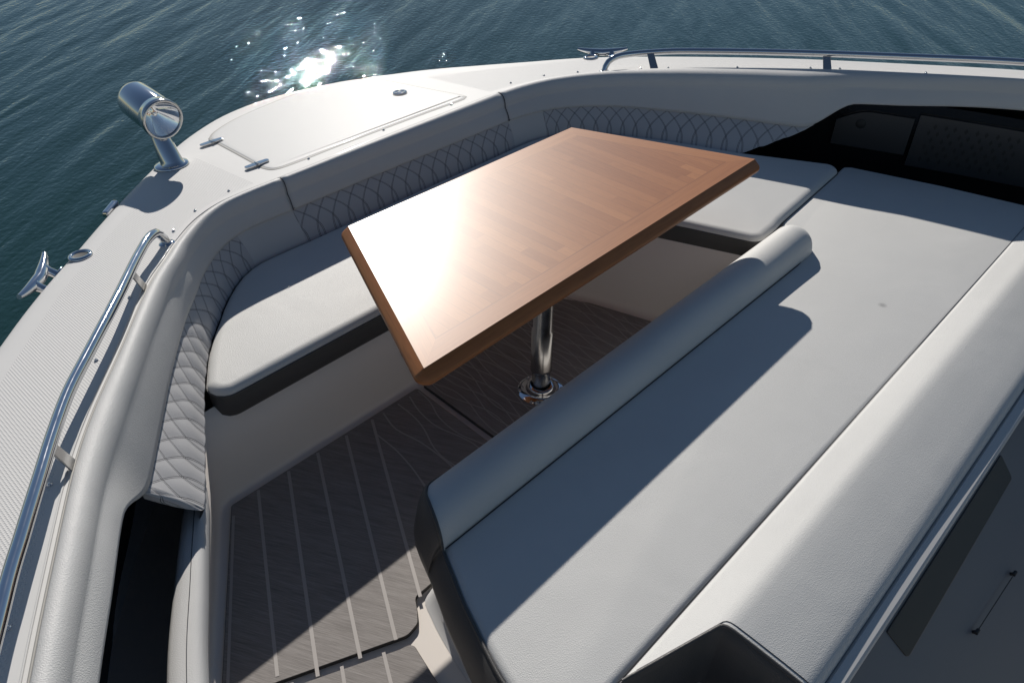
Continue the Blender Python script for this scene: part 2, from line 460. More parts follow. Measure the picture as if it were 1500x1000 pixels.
# hull topsides with rub rail
hm = MB(); hr = []
for q, dn in edge:
    yy = q.y; flare = .30 + .12 * max(0, yy - 1)
    base = q - dn * .003
    pr = [(0, .004), (.004, -.004), (.012, -.012), (.014, -.024), (.008, -.034), (-.004, -.038), (-.012, -.06), (-flare * .35, -.32), (-flare * .75, -.72), (-flare, -1.05), (-flare - .5, -1.35)]
    hr.append([base + dn * a_ + Vector((0, 0, b_)) for a_, b_ in pr])
hm.grid(hr, flip=True); hull = hm.build('hull', M['hull'], boat)
# rubber insert of the rub rail
rm = MB(); rm.tube([q + dn * .010 + Vector((0, 0, -.018)) for q, dn in edge], .006, 8); rm.build('rub_rail', M['chrome'], boat)

# snap studs along the cockpit edge (screws for the cover)
for (x, y, z) in [(-.647, 2.276, .639), (-.793, 2.225, .644), (-.906, 2.143, .652), (-1.166, 1.865, .68), (-1.343, 1.646, .702), (-1.572, 1.304, .737), (-1.736, 1.025, .765), (-.326, 2.291, .637), (.011, 2.294, .637), (.353, 2.292, .637), (.689, 2.286, .638), (.842, 2.235, .643), (.954, 2.142, .652), (1.13, 1.939, .673), (1.196, 1.846, .682), (1.346, 1.607, .706), (1.481, 1.354, .732), (1.528, 1.253, .742), (1.635, .959, .772)]:
    sm = MB(); sm.lathe((x, y, dz(y) + .001), (0, .1, 1), [(.0050, 0), (.0048, .0008), (.0032, .0013), (.0030, .0026), (.0032, .0032), (.0022, .0038), (0, .0040)], 14)
    sm.build('snap_stud', M['chrome'], deck)

# moulded line along the cockpit edge: a thin grey sealing bead between gelcoat and pad
bd = MB(); bd.tube([Ec[i] + En[i] * .0005 + Vector((0, 0, dz(Ec[i].y) + .002)) for i in range(0, nE, 2)], .0028, 8)
bd.build('edge_bead', M['gasket'], boat)
bd = MB(); bd.tube([Ec[i] - En[i] * .012 + Vector((0, 0, dz(Ec[i].y) + .0002)) for i in range(0, nE, 2)], .0022, 6)
bd.build('edge_bead', M['gel'], boat)

# cockpit liner : walls under the seats, sole and coves
SE = .466
wall = [(-2.2, -1.2), (-1.96, .10), (-1.60, .97), (-1.475, 1.175), (-1.33, 1.40), (-1.200, 1.612), (-.28, 1.612), (.264, 1.612), (.325, 1.476), (.477, .984), (.80, .568), (.80, -1.2)]
wtop = [(-2.12, -1.2), (-1.905, .10), (-1.56, .915), (-1.425, 1.16), (-1.27, 1.42), (-1.170, 1.628), (-.28, 1.628), (.335, 1.628), (.405, 1.45), (.555, 1.02), (.90, .60), (.90, -1.2)]
rad = [0, .1, .1, .1, .3, .07, 0, .08, .1, .1, .1, 0]
wtop = resample([p.to_3d() for p in round_poly([tuple(p) for p in wtop], rad, 8)], n=240)
wbot = resample([p.to_3d() for p in round_poly([tuple(p) for p in wall], rad, 8)], n=240)
def off_open(pts, d):
    out = []
    n = len(pts)
    for i in range(n):
        a = pts[max(0, i - 1)]; c = pts[min(n - 1, i + 1)]; t = (c - a).normalized(); out.append(pts[i] + Vector((t.y, -t.x, 0)) * d)
    return out
rows = []
rows.append([p + Vector((0, 0, .40)) for p in off_open(wtop, -.03)])
rows.append([p + Vector((0, 0, .371)) for p in wtop])
for d, z, t in ((0, .24, .5), (0, .05, .9), (.0, .028, 1), (.003, .018, 1), (.009, .010, 1), (.018, .005, 1), (.03, .0022, 1), (.05, .0004, 1)):
    o_ = off_open(wbot, d)
    rows.append([Vector((lerp(a_.x, c_.x, t), lerp(a_.y, c_.y, t), FZ + z if t == 1 else lerp(.371, FZ + .04, t))) for a_, c_ in zip(wtop, o_)])
lm = MB(); lm.grid([list(r) for r in zip(*rows)])
lm.add([(-3.0, -1.2, FZ), (1.5, -1.2, FZ), (1.5, 2.2, FZ), (-3.0, 2.2, FZ)], [(0, 1, 2, 3)], smooth=False)
liner = lm.build('cockpit_liner', M['liner'], boat)
# shelf under the seats and the pockets' outer walls
sh = MB()
in_c = []
step = 6
for i in range(0, nE, step):
    p = Ec[i]; nn = En[i]
    in_c.append([p + nn * .0 + Vector((0, 0, dz(p.y) - .02)), p - nn * .06 + Vector((0, 0, dz(p.y) - .045)), p - nn * .13 + Vector((0, 0, .52)), p - nn * .12 + Vector((0, 0, .05))])
sh.grid(in_c)
sh.build('inner_side', M['black'], boat)

# ------------------------------------------------------------------ port side ledge inboard of the pocket
lg = MB(); rows = []
inn = catmull([(-1.275, 1.425, 0), (-1.292, 1.388, 0), (-1.313, 1.348, 0), (-1.419, 1.165, 0), (-1.535, .959, 0), (-1.70, .60, 0), (-1.90, .1, 0), (-2.0, -.4, 0)], 8)
out_ = catmull([(-1.330, 1.420, 0), (-1.340, 1.405, 0), (-1.353, 1.384, 0), (-1.465, 1.213, 0), (-1.587, 1.013, 0), (-1.765, .65, 0), (-1.97, .12, 0), (-2.07, -.4, 0)], 8)
for a, c in zip(inn, out_):
    d = c - a
    pr = [(.25, .36), (.0, .365), (-.05, .385), (.0, .408), (.10, .418), (.28, .421), (.62, .421), (.85, .418), (.97, .408), (1.02, .39), (1.02, .24)]
    rows.append([a + d * t + Vector((0, 0, z)) for t, z in pr])
lg.grid(rows, flip=True)
lgo = lg.build('side_ledge', M['vinyl_pad'], None, recalc=True)
tag(lgo, 'narrow pale padded ledge beside the black port side pocket, lower left of the seat', 'padded ledge')
st = MB(); st.tube([a.lerp(c, .42) + Vector((0, 0, .4213)) for a, c in zip(inn, out_)], .0009, 6); st.build('stitch_line', M['thread'], lgo)

# ------------------------------------------------------------------ coaming cushions (three), each: plain pad + quilted band
def coaming(i0, i1, q0, q1, label, plain=(0, 0), q_is_plain=None):
    e = empty('coaming_cushion', Ec[(i0 + i1) // 2] + Vector((0, 0, .45)), label, 'coaming cushion', 'coaming cushions around the bow cockpit')
    pm = MB(); rows = []
    idx = sorted(set(range(i0, i1 + 1, 3)) | {i0 + 1, i1 - 1})
    if idx[-1] != i1: idx.append(i1)
    for k, i in enumerate(idx):
        sec = pad_section(i)
        endd = min(i - i0, i1 - i) * .008
        if endd < .008:                                            # rounded cut ends
            f = 1 - math.sqrt(max(0, 1 - (1 - endd / .008) ** 2)); sec = [q - En[i] * (.006 * f) - Vector((0, 0, .005 * f)) for q in sec]
        rows.append(sec)
    pm.grid(rows, flip=True)
    pm.build('plain_pad', M['vinyl_pad'], e)
    # stitched crease
    sm = MB(); c_ = []
    for i in range(max(i0, q0 - 0), min(i1, q1) + 1, 2): c_.append(Ec[i] + En[i] * (wK[i] + .001) + Vector((0, 0, zK(i) + .003)))
    sm.tube(c_, .0011, 6); sm.build('crease_seam', M['thread'], e)
    # lower band
    def band(a, b, mat, name, quilted):
        qm = MB(); rows = []; uvs = []
        nv = 30 if quilted else 14
        ids = list(range(a, b + 1))
        for i in ids:
            s = (i - a) * .008; row = []; uu = []
            for k in range(nv + 1):
                v = k / nv
                if quilted: P, u = quilt_pt(i, v, s)
                else:
                    p = Ec[i]; w = lerp(wK[i] - .006, wJ[i], v ** 1.1) + .008 * math.sin(math.pi * v); P = p + En[i] * w + Vector((0, 0, lerp(zK(i) - .002, .452, v))); u = (0, 0)
                row.append(P); uu.append(u)
            # tuck below
            q = row[-1]; row.append(q - En[i] * .01 + Vector((0, 0, -.02))); uu.append(uu[-1]); row.append(row[-1] - En[i] * .02 + Vector((0, 0, -.03))); uu.append(uu[-1])
            rows.append(row); uvs.append(uu)
        qm.grid(rows, uvs, flip=True)
        o = qm.build(name, mat, e)
        return o
    return e, band
# port: pad reaches aft past the pocket, quilt ends at iQL, plain piece near the corner seam
iPL = near(Ec, (-.73, 2.20)); iPR = near(Ec, (.735, 2.20))
e1, band1 = coaming(0, iSL, iQL - 12, iSL, 'grey coaming pad on the port side, beside the long steel rail, ending in quilted band')
band1(iQL - 1, iPL, M['quilt'], 'quilted_band', True); band1(iPL, iSL, M['vinyl_pad'], 'plain_band', False)
def joint(i, e):
    sm_ = MB(); sm_.tube([q_ + En[i] * .0006 + Vector((0, 0, -.0008)) for q_ in pad_section(i)[3:-2]], .0016, 6); sm_.build('joint_seam', M['thread'], e)
joint(iSL, e1)
e2, band2 = coaming(iSL, iSR, iSL, iSR, 'straight grey coaming pad across the bow, below the anchor hatch, with quilted band')
band2(iSL, iSR, M['quilt'], 'quilted_band', True)
joint(iSR, e2)
e3, band3 = coaming(iSR, nE - 1, iSR, iQR + 8, 'long shaded coaming pad on the starboard side, above the black recess')
band3(iSR, iPR, M['vinyl_pad'], 'plain_band', False); band3(iPR, iQJ, M['quilt'], 'quilted_band', True)
# closing roll where the port quilt band turns under
def quilt_cap(e, i, sgn):
    cm = MB(); rows = []; uvs = []
    n = 10; rad_ = .022 if sgn < 0 else .012
    for k in range(n + 1):
        a = k / n * math.pi / 2; row = []; uu = []
        for j in range(31):
            v = j / 30; P, u = quilt_pt(i, v, -k * .010 if sgn < 0 else 0); uu.append(u)
            i2 = i if sgn < 0 else min(nE - 1, int(i + (1 - v) * 33)); back = Ec[i2] + En[i2] * (wK[i2] - .012) + Vector((0, 0, lerp(P.z, zK(i2), .8) if sgn < 0 else P.z))
            t = (Ec[i] - Ec[i - 3]).normalized() * sgn
            row.append(back + (P - back) * math.cos(a) + t * (rad_ * math.sin(a)))
        rows.append(row); uvs.append(uu)
    cm.grid(rows, uvs, flip=sgn > 0); cm.build('band_end', M['quilt'] if sgn < 0 else M['vinyl_pad'], e)
quilt_cap(e1, iQL - 1, -1)
quilt_cap(e3, iQJ, 1)

# ------------------------------------------------------------------ cushions with rounded top and charcoal band
def cushion(name, outline, radii, zt, zb, label, cat, group=None, crown=.030, drop=.020, skip=None, band=.035, parent=None):
    pts = round_poly(outline, radii, 8)
    if area2(pts) < 0: pts = pts[::-1]
    pts = densify(pts, .03)
    zw = zt - drop
    e = empty(name, (sum(p.x for p in pts) / len(pts), sum(p.y for p in pts) / len(pts), zb), label, cat, group) if parent is None else parent
    cm = MB(); rows = []
    for k in range(9):
        a = k / 8 * math.pi / 2
        ins = crown * (1 - math.cos(a)); z = zw + drop * math.sin(a)
        rows.append([Vector((q.x, q.y, z)) for q in inset(pts, ins)])
    top_in = inset(pts, crown)
    cm.grid([r for r in rows], closed=True)
    # interior as one ngon, triangulated
    n = len(top_in); cm.add([Vector((q.x, q.y, zt)) for q in top_in], [tuple(range(n))], smooth=True)
    co = cm.build('top_panel', M['vinyl'], e, recalc=True)
    bm_ = MB(); rr = []
    for ins, z in ((0, zw), (-.001, zw - .01), (-.001, zb + .012), (.003, zb + .004), (.012, zb)): rr.append([Vector((q.x, q.y, z)) for q in inset(pts, ins)])
    bm_.grid(rr[::-1], closed=True)
    bm_.add(rr[-1], [tuple(range(n))[::-1]], smooth=False)
    bm_.build('side_band', M['dark'], e, recalc=True)
    pm = MB(); ring = [Vector((q.x, q.y, zw)) for q in inset(pts, -.001)]; pm.tube(ring + ring[:2], .0028, 8, cap=False); pm.build('piping', M['dark'], e)
    return e, co
SEAT = .466
jl = [Ec[i] + En[i] * (wJ[i] + .004) for i in range(near(Ec, (-1.43, 1.50)), near(Ec, (1.385, 1.45)), 8)]
jl = [q_ for q_ in jl if (q_.x < 0 and q_.y > 1.73) or (q_.x >= 0 and q_.y > 1.40)]
def decim(c): return [(p.x, p.y) for p in c]
Jc = decim(jl)
# bow seat: port end, straight front edge across the bow, starboard leg to the lounge
bow = [(-1.155, 1.612)] + Jc + [(1.175, 1.335), (1.318, 1.056), (.748, 1.016), (.700, 1.008), (.578, 1.002), (.40, 1.50), (.355, 1.607)]
rb = [.05] + [0] * len(Jc) + [0, .045, .0, .0, .05, .15, .06]
seat, _ = cushion('bow_seat_cushion', bow, rb, SEAT, .367, 'light grey wraparound bow seat cushion with charcoal side, running behind and under the table', 'seat cushion', crown=.030, drop=.022)

# ------------------------------------------------------------------ lounge : flat pad, bolster, backrest
LZ = .4454
lo = empty('sun_lounge', (.2, .5, 0), 'wide light grey lounge seat crossed by the table shadow, with front bolster and backrest', 'lounge seat')
def left_x(y):
    T = [(.05, -1.17), (.387, -1.172), (.54, -1.148), (.61, -1.125), (.72, -1.083), (.84, -1.028), (.90, -1.004), (.94, -.985), (.965, -.955), (.978, -.915), (.984, -.86)]
    if y <= T[0][0]: return T[0][1]
    for (a, xa), (b_, xb) in zip(T, T[1:]):
        if y <= b_: return lerp(xa, xb, (y - a) / (b_ - a))
    return T[-1][1]
# flat pad
seatpad = [(-1.172, .387), (-1.148, .54), (-1.125, .61), (-1.083, .72), (-1.028, .838), (-1.006, .90), (.50, .93), (.70, .96), (.745, 1.012), (.775, 1.030), (1.345, 1.068), (1.365, 1.045), (1.458, .716), (1.516, .44), (1.53, .36)]
M['lounge'] = vinyl('lounge_vinyl', (.60, .595, .575), 1.0, .55, .25)
nt = M['lounge'].node_tree; b = nt.nodes['Principled BSDF']; src = b.inputs['Base Color'].links[0].from_socket
vd = nt.nodes.new('ShaderNodeVectorMath'); vd.operation = 'DISTANCE'; LK(nt, geo_pos(nt), vd.inputs[0]); vd.inputs[1].default_value = (.521, .545, .4455)
LK(nt, mix_c(nt, ramp(nt, vd.outputs['Value'], [(.004, (.55, .55, .55)), (.016, (0, 0, 0))]), src, (.20, .20, .20)), b.inputs['Base Color'])
def strip_pad():
    pts = [Vector(p) for p in seatpad]
    if area2(pts) < 0: pts = pts[::-1]
    pts = densify(round_poly([tuple(p) for p in pts], [.02 if p[0] > .6 and p[1] > .9 else 0 for p in pts], 5), .03)
    cm = MB(); rows = []
    for ins, z in ((0, LZ - .085), (0, LZ - .022), (.002, LZ - .012), (.007, LZ - .005), (.014, LZ - .0012), (.022, LZ)):
        rows.append([Vector((q.x, q.y, z)) for q in inset(pts, ins)])
    cm.grid(rows, closed=True)
    n = len(pts); cm.add(rows[-1], [tuple(range(n))], smooth=True)
    return cm.build('seat_pad', M['lounge'], lo, recalc=True)
strip_pad()
# bolster
def bol_prof(k, n):
    """(y, z) over the roll from the inner seam round to the front face"""
    a = lerp(R(-8), R(180), k / n); cy, hw, hh = .9125, .0705, .078
    y = cy - hw * math.cos(a); z = LZ + hh * math.sin(a) ** .85 if a > 0 and a < math.pi else LZ - .008
    return y, z
prof = [bol_prof(k, 26) for k in range(27)] + [(.984, LZ - .02), (.984, LZ - .085)]
bm_ = MB(); rows = []
NS = 110
for s in range(NS + 1):
    t = s / NS; row = []
    for (y, z) in prof:
        xl = left_x(max(.84, y)); xr = .688
        x = lerp(xl, xr, t ** .97)
        # domed starboard end
        d = (xr - x)
        f = 1.0
        if d < .060: f = math.sqrt(max(0, 1 - (1 - d / .060) ** 2))
        yy = .9125 + (y - .9125) * f; zz = LZ - .01 + (z - LZ + .01) * (f ** .8 if z > LZ else 1)
        sag = .0022 * math.sin(x * 9 + 1) * math.sin(math.pi * min(1, max(0, (y - .84) / .14)))
        row.append(Vector((x, yy, zz + sag)))
    rows.append(row)
bm_.grid(rows); bm_.build('front_bolster', M['vinyl'], lo, recalc=True)
sm = MB(); sm.tube([Vector((lerp(-1.02, .655, k / 60), .8405 + (.02 * ss((k - 56) / 4) if k > 56 else 0), LZ + .0012)) for k in range(61)], .0016, 6); sm.build('bolster_seam', M['thread'], lo)
# charcoal end panel of lounge, port side
def end_curve():
    c = []
    for y in [.370, .387, .45, .54, .61, .66, .72, .78, .84]: c.append(Vector((left_x(y), y, LZ - .004)))
    for k in range(2, 27, 2):
        y, z = bol_prof(k, 26); c.append(Vector((left_x(max(.84, y)), y, z)))
    return c
ec = resample(catmull(end_curve(), 4), step=.012)
pm = MB(); pm.tube([p + Vector((-.001, 0, .0)) for p in ec], .0040, 8); pm.build('piping', M['dark'], lo)
dm = MB(); rows = []
for i, p in enumerate(ec):
    t = (ec[min(i + 1, len(ec) - 1)] - ec[max(0, i - 1)]); t.z = 0; t.normalize(); o = Vector((-t.y, t.x, 0))
    if o.x > .2: o = -o
    zlow = .355
    h = p.z - zlow
    rows.append([p - o * .0005, p + o * .009 + Vector((0, 0, -.006)), p + o * .024 - Vector((0, 0, h * .35)), p + o * .036 - Vector((0, 0, h * .75)), Vector((p.x, p.y, zlow + .006)) + o * .036, Vector((p.x, p.y, zlow)) + o * .028, Vector((p.x, p.y, zlow - .003)) - o * .03])
# wrap round the forward corner and along the front
fr = [Vector((x, .9835, 0)) for x in (-.80, -.5, 0, .4, .62, .672)]
dm.grid(rows, flip=True); dm.build('end_panel', M['dark'], lo)
fm = MB(); rows = []
fc = resample([Vector((left_x(.9839), .9840, 0)), Vector((-.7, .9845, 0)), Vector((.62, .9845, 0)), Vector((.70, 1.0, 0))], step=.03)
for p in fc: rows.append([Vector((p.x, p.y + dy, z)) for dy, z in ((.001, LZ - .018), (.009, LZ - .03), (.030, .37), (.026, .356), (-.03, .352))])
fm.grid(rows, flip=True); fm.build('front_panel', M['dark'], lo)
# backrest : front incline, ridge, aft slope, rolled aft edge ; slanted port end
bp = [(.384, LZ - .004), (.3815, LZ + .0005), (.374, .4485), (.345, .4565), (.318, .4642), (.306, .4672), (.294, .4680), (.280, .4662), (.24, .4562), (.18, .4400), (.14, .4280), (.124, .4215), (.114, .4120), (.110, .399), (.112, .35)]
def back_left(y, z):
    if y > .305: return lerp(-.775, -1.000, (y - .305) / .079)
    return lerp(-.775, -.752, (.305 - y) / .19)
bm_ = MB(); rows = []
for s in range(81):
    t = s / 80; row = []
    for y, z in bp:
        x = lerp(back_left(y, z), 1.56, t)
        sag = .0018 * math.sin(x * 5) if .12 < y < .37 else 0
        row.append(Vector((x, y, z + sag)))
    rows.append(row)
bm_.grid(rows, flip=True)
br = bm_.build('backrest', M['vinyl'], lo, recalc=True)
dm = MB(); edge_b = [Vector((back_left(y, z), y, z)) for y, z in bp]
cen = [Vector((p.x - .006, p.y, p.z)) for p in edge_b]
low = [Vector((p.x - .004 - .02 * math.sin(math.pi * i / (len(edge_b) - 1)), p.y, .30)) for i, p in enumerate(edge_b)]
dm.grid([[a, b_, b_.lerp(c, .08) - Vector((.009, 0, 0)), b_.lerp(c, .5) - Vector((.013, 0, 0)), c - Vector((.012, 0, 0))] for a, b_, c in zip(edge_b, [e_ - Vector((.004, 0, .004)) for e_ in edge_b], low)], flip=False)
dm.build('backrest_end', M['dark'], lo)
pm = MB(); pm.tube(resample([p + Vector((-.001, 0, .001)) for p in edge_b[1:]], step=.008), .0042, 8); pm.build('piping', M['dark'], lo)
for dd in (.012, ):
    pm = MB(); pm.tube(resample([p + Vector((dd, 0, .0016)) for p in edge_b[2:-2]], step=.008), .0010, 6); pm.build('stitch_line', M['thread'], lo)
sm = MB(); sm.tube([Vector((lerp(-1.0, 1.52, k / 60), .3855, LZ + .0002)) for k in range(61)], .0009, 6); sm.build('backrest_seam', M['thread'], lo)
# small button mark on the pad
bt = MB(); bt.lathe((.365, .625, LZ), (0, 0, 1), [(.0, .0012), (.009, .0012), (.012, .0002)], 20)

# lounge base moulding
cb = MB(); rows = []
bl = [(-.80, .93), (-.90, .915), (-.955, .86), (-.985, .78), (-1.02, .62), (-1.045, .50), (-1.07, .30), (-1.07, .05)]
bl0 = [(-.87, .965), (-.967, .975), (-1.002, .913), (-1.030, .823), (-1.056, .713), (-1.085, .568), (-1.12, .33), (-1.13, .05)]
A = resample(catmull([(x, y, 0) for x, y in bl], 6), n=60); B = resample(catmull([(x, y, 0) for x, y in bl0], 6), n=60)
for a, c in zip(A, B):
    rows.append([Vector((a.x, a.y, .357)), Vector((lerp(a.x, c.x, .25), lerp(a.y, c.y, .25), .29)), Vector((lerp(a.x, c.x, .62), lerp(a.y, c.y, .62), .19)), Vector((lerp(a.x, c.x, .80), lerp(a.y, c.y, .80), FZ + .035)), Vector((c.x, c.y, FZ + .008)), Vector((c.x - .02, c.y, FZ + .001))])
cb.grid(rows, flip=False)
cb.add([(-.80, .93, .357), (.60, .93, .357), (.60, .97, FZ), (-.87, .965, FZ)], [(0, 1, 2, 3)], smooth=False)
cb.build('seat_base', M['gel'], boat, recalc=False)

# ------------------------------------------------------------------ dash side moulding aft of the backrest
da = MB()
pr = [(.118, .30), (.116, .362), (.113, .374), (.1100, .394), (.1035, .402), (.083, .396), (.0785, .392), (.0770, .3800), (.0765, .3760)]
rows = [[Vector((x, y, z)) for y, z in pr] for x in (-.95, -.6, -.2, .2, .6, 1.0, 1.6)]
da.grid(rows, flip=True, smooth=False)
dash = da.build('console_lip', M['gel'], boat)
m, nt, b = new_mat('shaded_console_gelcoat'); b.inputs['Base Color'].default_value = (.17, .17, .175, 1); b.inputs['Roughness'].default_value = .4; M['console'] = m  # the panel's shade is put into this darker gelcoat colour
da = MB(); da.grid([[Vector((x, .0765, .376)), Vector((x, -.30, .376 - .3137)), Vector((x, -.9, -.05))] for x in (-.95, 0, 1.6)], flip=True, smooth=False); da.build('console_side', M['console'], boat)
def on_panel(x, t, h=0):       # t = distance down the sloping panel
    d = Vector((0, -.48, -.40)).normalized(); n = Vector((0, -.40, .48)).normalized()
    return Vector((x, .0765, .376)) + d * t + n * h
vp = [(q_.x, q_.y) for q_ in round_poly([(-.492, .005), (-.484, .078), (.186, .066), (.203, .004)], [.003, .012, .014, .004], 5)]
q = [on_panel(x, t, .003) for x, t in vp]; q2 = [on_panel(x, t, -.002) for x, t in vp]
vm = MB(); vm.grid([q, q2], closed=True, smooth=False); vm.add(q, [tuple(range(len(q)))], smooth=False)
o = vm.build('smoked_panel', M['black'], None, bevel=.002, recalc=True)
m, nt, b = new_mat('smoked_acrylic'); b.inputs['Base Color'].default_value = (.035, .030, .026, 1); b.inputs['Roughness'].default_value = .35; M['smoke'] = m
o.data.materials.clear(); o.data.materials.append(M['smoke'])
tag(o, 'long dark smoked panel set in the shaded console side behind the backrest', 'panel')
hd = MB(); a = on_panel(-.267, .181, .010); c = on_panel(-.038, .194, .010)
hd.tube([a, a.lerp(c, .5), c], .0010, 8)
for p in (a, c): hd.tube([p + (c - a).normalized() * -.006, p + (c - a).normalized() * .008], .0042, 10)
for p, x in ((a, 0), (c, 0)): hd.tube([p, p - Vector((0, -.40, .48)).normalized() * .012], .004, 8)
o = hd.build('catch_rod', M['rubber'], None); tag(o, 'thin dark rod with black end stops on the shaded console side', 'rod')

# ------------------------------------------------------------------ anchor hatch
hz = [(-.433, 2.80), (-.371, 2.862), (-.222, 2.935), (.046, 2.992), (.20, 2.985), (.306, 2.958), (.405, 2.885), (.425, 2.81), (.443, 2.566), (.462, 2.346), (.443, 2.308), (.401, 2.298), (.219, 2.304), (-.158, 2.305), (-.369, 2.299), (-.450, 2.307), (-.470, 2.347), (-.467, 2.40), (-.452, 2.57)]
hp = [Vector((p.x, p.y)) for p in catmull([(*p, 0) for p in hz] + [(*hz[0], 0)], 5)[:-1]]
if area2(hp) < 0: hp = hp[::-1]
ht = empty('anchor_hatch', (0, 2.65, dz(2.65)), 'large white anchor locker hatch on the foredeck with two hinges and a round latch', 'hatch')
gm = MB(); rr = [[Vector((q_.x, q_.y, dz(q_.y) + z)) for q_ in inset(hp, d)] for d, z in ((-.003, .0006), (0, .0018), (.006, .0020), (.012, .0018))]
gm.grid(rr, closed=True); gm.build('gasket', M['gasket'], ht, recalc=True)
pm = MB(); rr = [[Vector((q_.x, q_.y, dz(q_.y) + z)) for q_ in inset(hp, d)] for d, z in ((.006, .0012), (.0065, .0022), (.009, .0030), (.014, .0034), (.03, .0036))]
pm.grid(rr, closed=True); pm.add(rr[-1], [tuple(range(len(hp)))], smooth=True)
pm.build('hatch_panel', M['gel'], ht, recalc=True)
for (x, y) in ((-.452, 2.742), (-.470, 2.392)):
    rot = Matrix.Rotation(R(-5.8), 3, 'X'); z = dz(y) + .0085
    hgm = MB()
    for sx_ in (-1, 1):
        lf = round_poly([(sx_ * .006, -.013), (sx_ * .046, -.010), (sx_ * .046, .010), (sx_ * .006, .013)], [.001, .008, .008, .001], 5)
        if area2(lf) < 0: lf = lf[::-1]
        n = len(lf)
        lo_ = [Vector((x, y, z)) + rot @ Vector((q_.x, q_.y, -.003)) for q_ in lf]; hi = [Vector((x, y, z)) + rot @ Vector((q_.x, q_.y, .002)) for q_ in lf]
        hgm.grid([lo_, hi], closed=True, smooth=False); hgm.add(hi, [tuple(range(n))], smooth=False)
    hgm.tube([(x, y - .015, z + .001), (x, y + .015, z - .002)], .0050, 12)
    hgm.build('hinge', M['chrome'], ht, bevel=.0008, recalc=True)
lt = MB(); lt.lathe((.333, 2.587, dz(2.587) + .006), (0, .1, 1), [(.030, 0), (.0305, .003), (.027, .006), (.021, .0065), (.019, .003), (0, .0028)], 36)
lt.lathe((.326, 2.582, dz(2.587) + .0085), (0, .1, 1), [(.010, 0), (.011, .004), (.008, .006), (0, .0065)], 20); lt.build('latch', M['chrome'], ht)

# ------------------------------------------------------------------ deck drains / fillers
for k, (x, y, lab) in enumerate(((-1.152, 2.219, 'round steel deck ring near the port cleat, forward of the port rail'), (1.155, 2.234, 'small round steel deck ring beside the far starboard cleat'))):
    dm = MB(); c = (x, y, dz(y) + .0005)
    dm.lathe(c, (0, .1, 1), [(.034, 0), (.0345, .002), (.031, .006), (.025, .007), (.021, .004), (.020, -.002)], 36)
    e = empty('deck_ring', c, lab, 'deck fitting', 'round steel deck rings')
    dm.build('rim', M['chrome'], e)
    im = MB(); im.lathe(c, (0, .1, 1), [(.021, .0022), (.012, .0012), (0, .0012)], 28); im.build('dark_centre', M['rubber'], e)

# ------------------------------------------------------------------ cleats : horned bar on two posts standing off the sloping deck edge
def cleat(c, along, out, label):
    e = empty('mooring_cleat', c, label, 'cleat', 'steel mooring cleats')
    a = Vector(along).normalized(); o = Vector(out).normalized(); c = Vector(c)
    bm1 = MB(); pts = []; rs = []
    for k in range(25):
        t = k / 24 * 2 - 1; pts.append(c + a * (.112 * t) + o * (.040 - .010 * (1 - abs(t)) + .010 * abs(t) ** 2.5)); rs.append(.0165 * (1 - .62 * abs(t) ** 1.8) + .001)
    bm1.tube(pts, rs, 18); bm1.build('horn_bar', M['chrome'], e)
    for s_ in (-1, 1):
        pm_ = MB(); q0 = c + a * (.042 * s_) - o * .02; q1 = c + a * (.042 * s_) + o * .032
        ps = [q0.lerp(q1, k / 8) for k in range(9)]; pm_.tube(ps, [.020, .0165, .0145, .0135, .0135, .0135, .014, .0155, .017], 18); pm_.build('post', M['chrome'], e)
    for s_ in (-1, 1):
        pm_ = MB(); q = c + a * (.042 * s_) - o * .006; pm_.lathe(q, o, [(.027, 0), (.027, .004), (.020, .006)], 24); pm_.build('post_flange', M['chrome'], e)
cleat((-1.255, 2.188, .618), (.60, .80, -.02), (-.62, .48, .62), 'polished cleat at the left picture edge, overhanging the water on the port side')
cleat((1.225, 2.225, .625), (-.60, .80, -.05), (.62, .45, .62), 'small polished cleat on the far starboard edge at the forward end of that rail')

# bow light and its little twin
nl = MB(); nl.box((-.945, 2.506, dz(2.5) - .012), (.085, .022, .02), Matrix.Rotation(R(43), 3, 'Z'))
o = nl.build('bow_light', M['chrome'], None, bevel=.006); tag(o, 'small polished bow light let into the port deck edge below the spotlight', 'light')

# ------------------------------------------------------------------ grab rails
def rail(pts, posts, label, base):
    c = resample(catmull(pts, 8), step=.02)
    e = empty('grab_rail', base, label, 'grab rail', 'long steel grab rails')
    t = MB(); t.tube(c, .0128, 20); t.build('tube', M['chrome'], e)
    f = c[0]
    fm_ = MB(); fm_.lathe((f.x, f.y, dz(f.y) - .001), (0, .1, 1), [(.0, .006), (.013, .006), (.022, .004), (.024, 0)], 24); fm_.build('foot', M['chrome'], e)
    for top, bot in posts:
        top = Vector(top); bot = Vector(bot); d = (top - bot).normalized()
        # blade lies in the plane containing the rail direction
        k = min(range(len(c)), key=lambda i: (c[i] - top).length); rd = (c[min(k + 1, len(c) - 1)] - c[max(k - 1, 0)]).normalized()
        th = d.cross(rd).normalized() * .0022
        bl_ = MB(); vs = []
        for p, w in ((bot - d * .012, .017), (top, .0145)):
            for s_, u in ((-1, -1), (1, -1), (1, 1), (-1, 1)): vs.append(p + rd * w * s_ + th * u)
        bl_.add(vs, [(0, 1, 2, 3), (4, 7, 6, 5), (0, 4, 5, 1), (1, 5, 6, 2), (2, 6, 7, 3), (3, 7, 4, 0)], smooth=False)
        bl_.build('post', M['satin'], e, bevel=.0012, recalc=True)
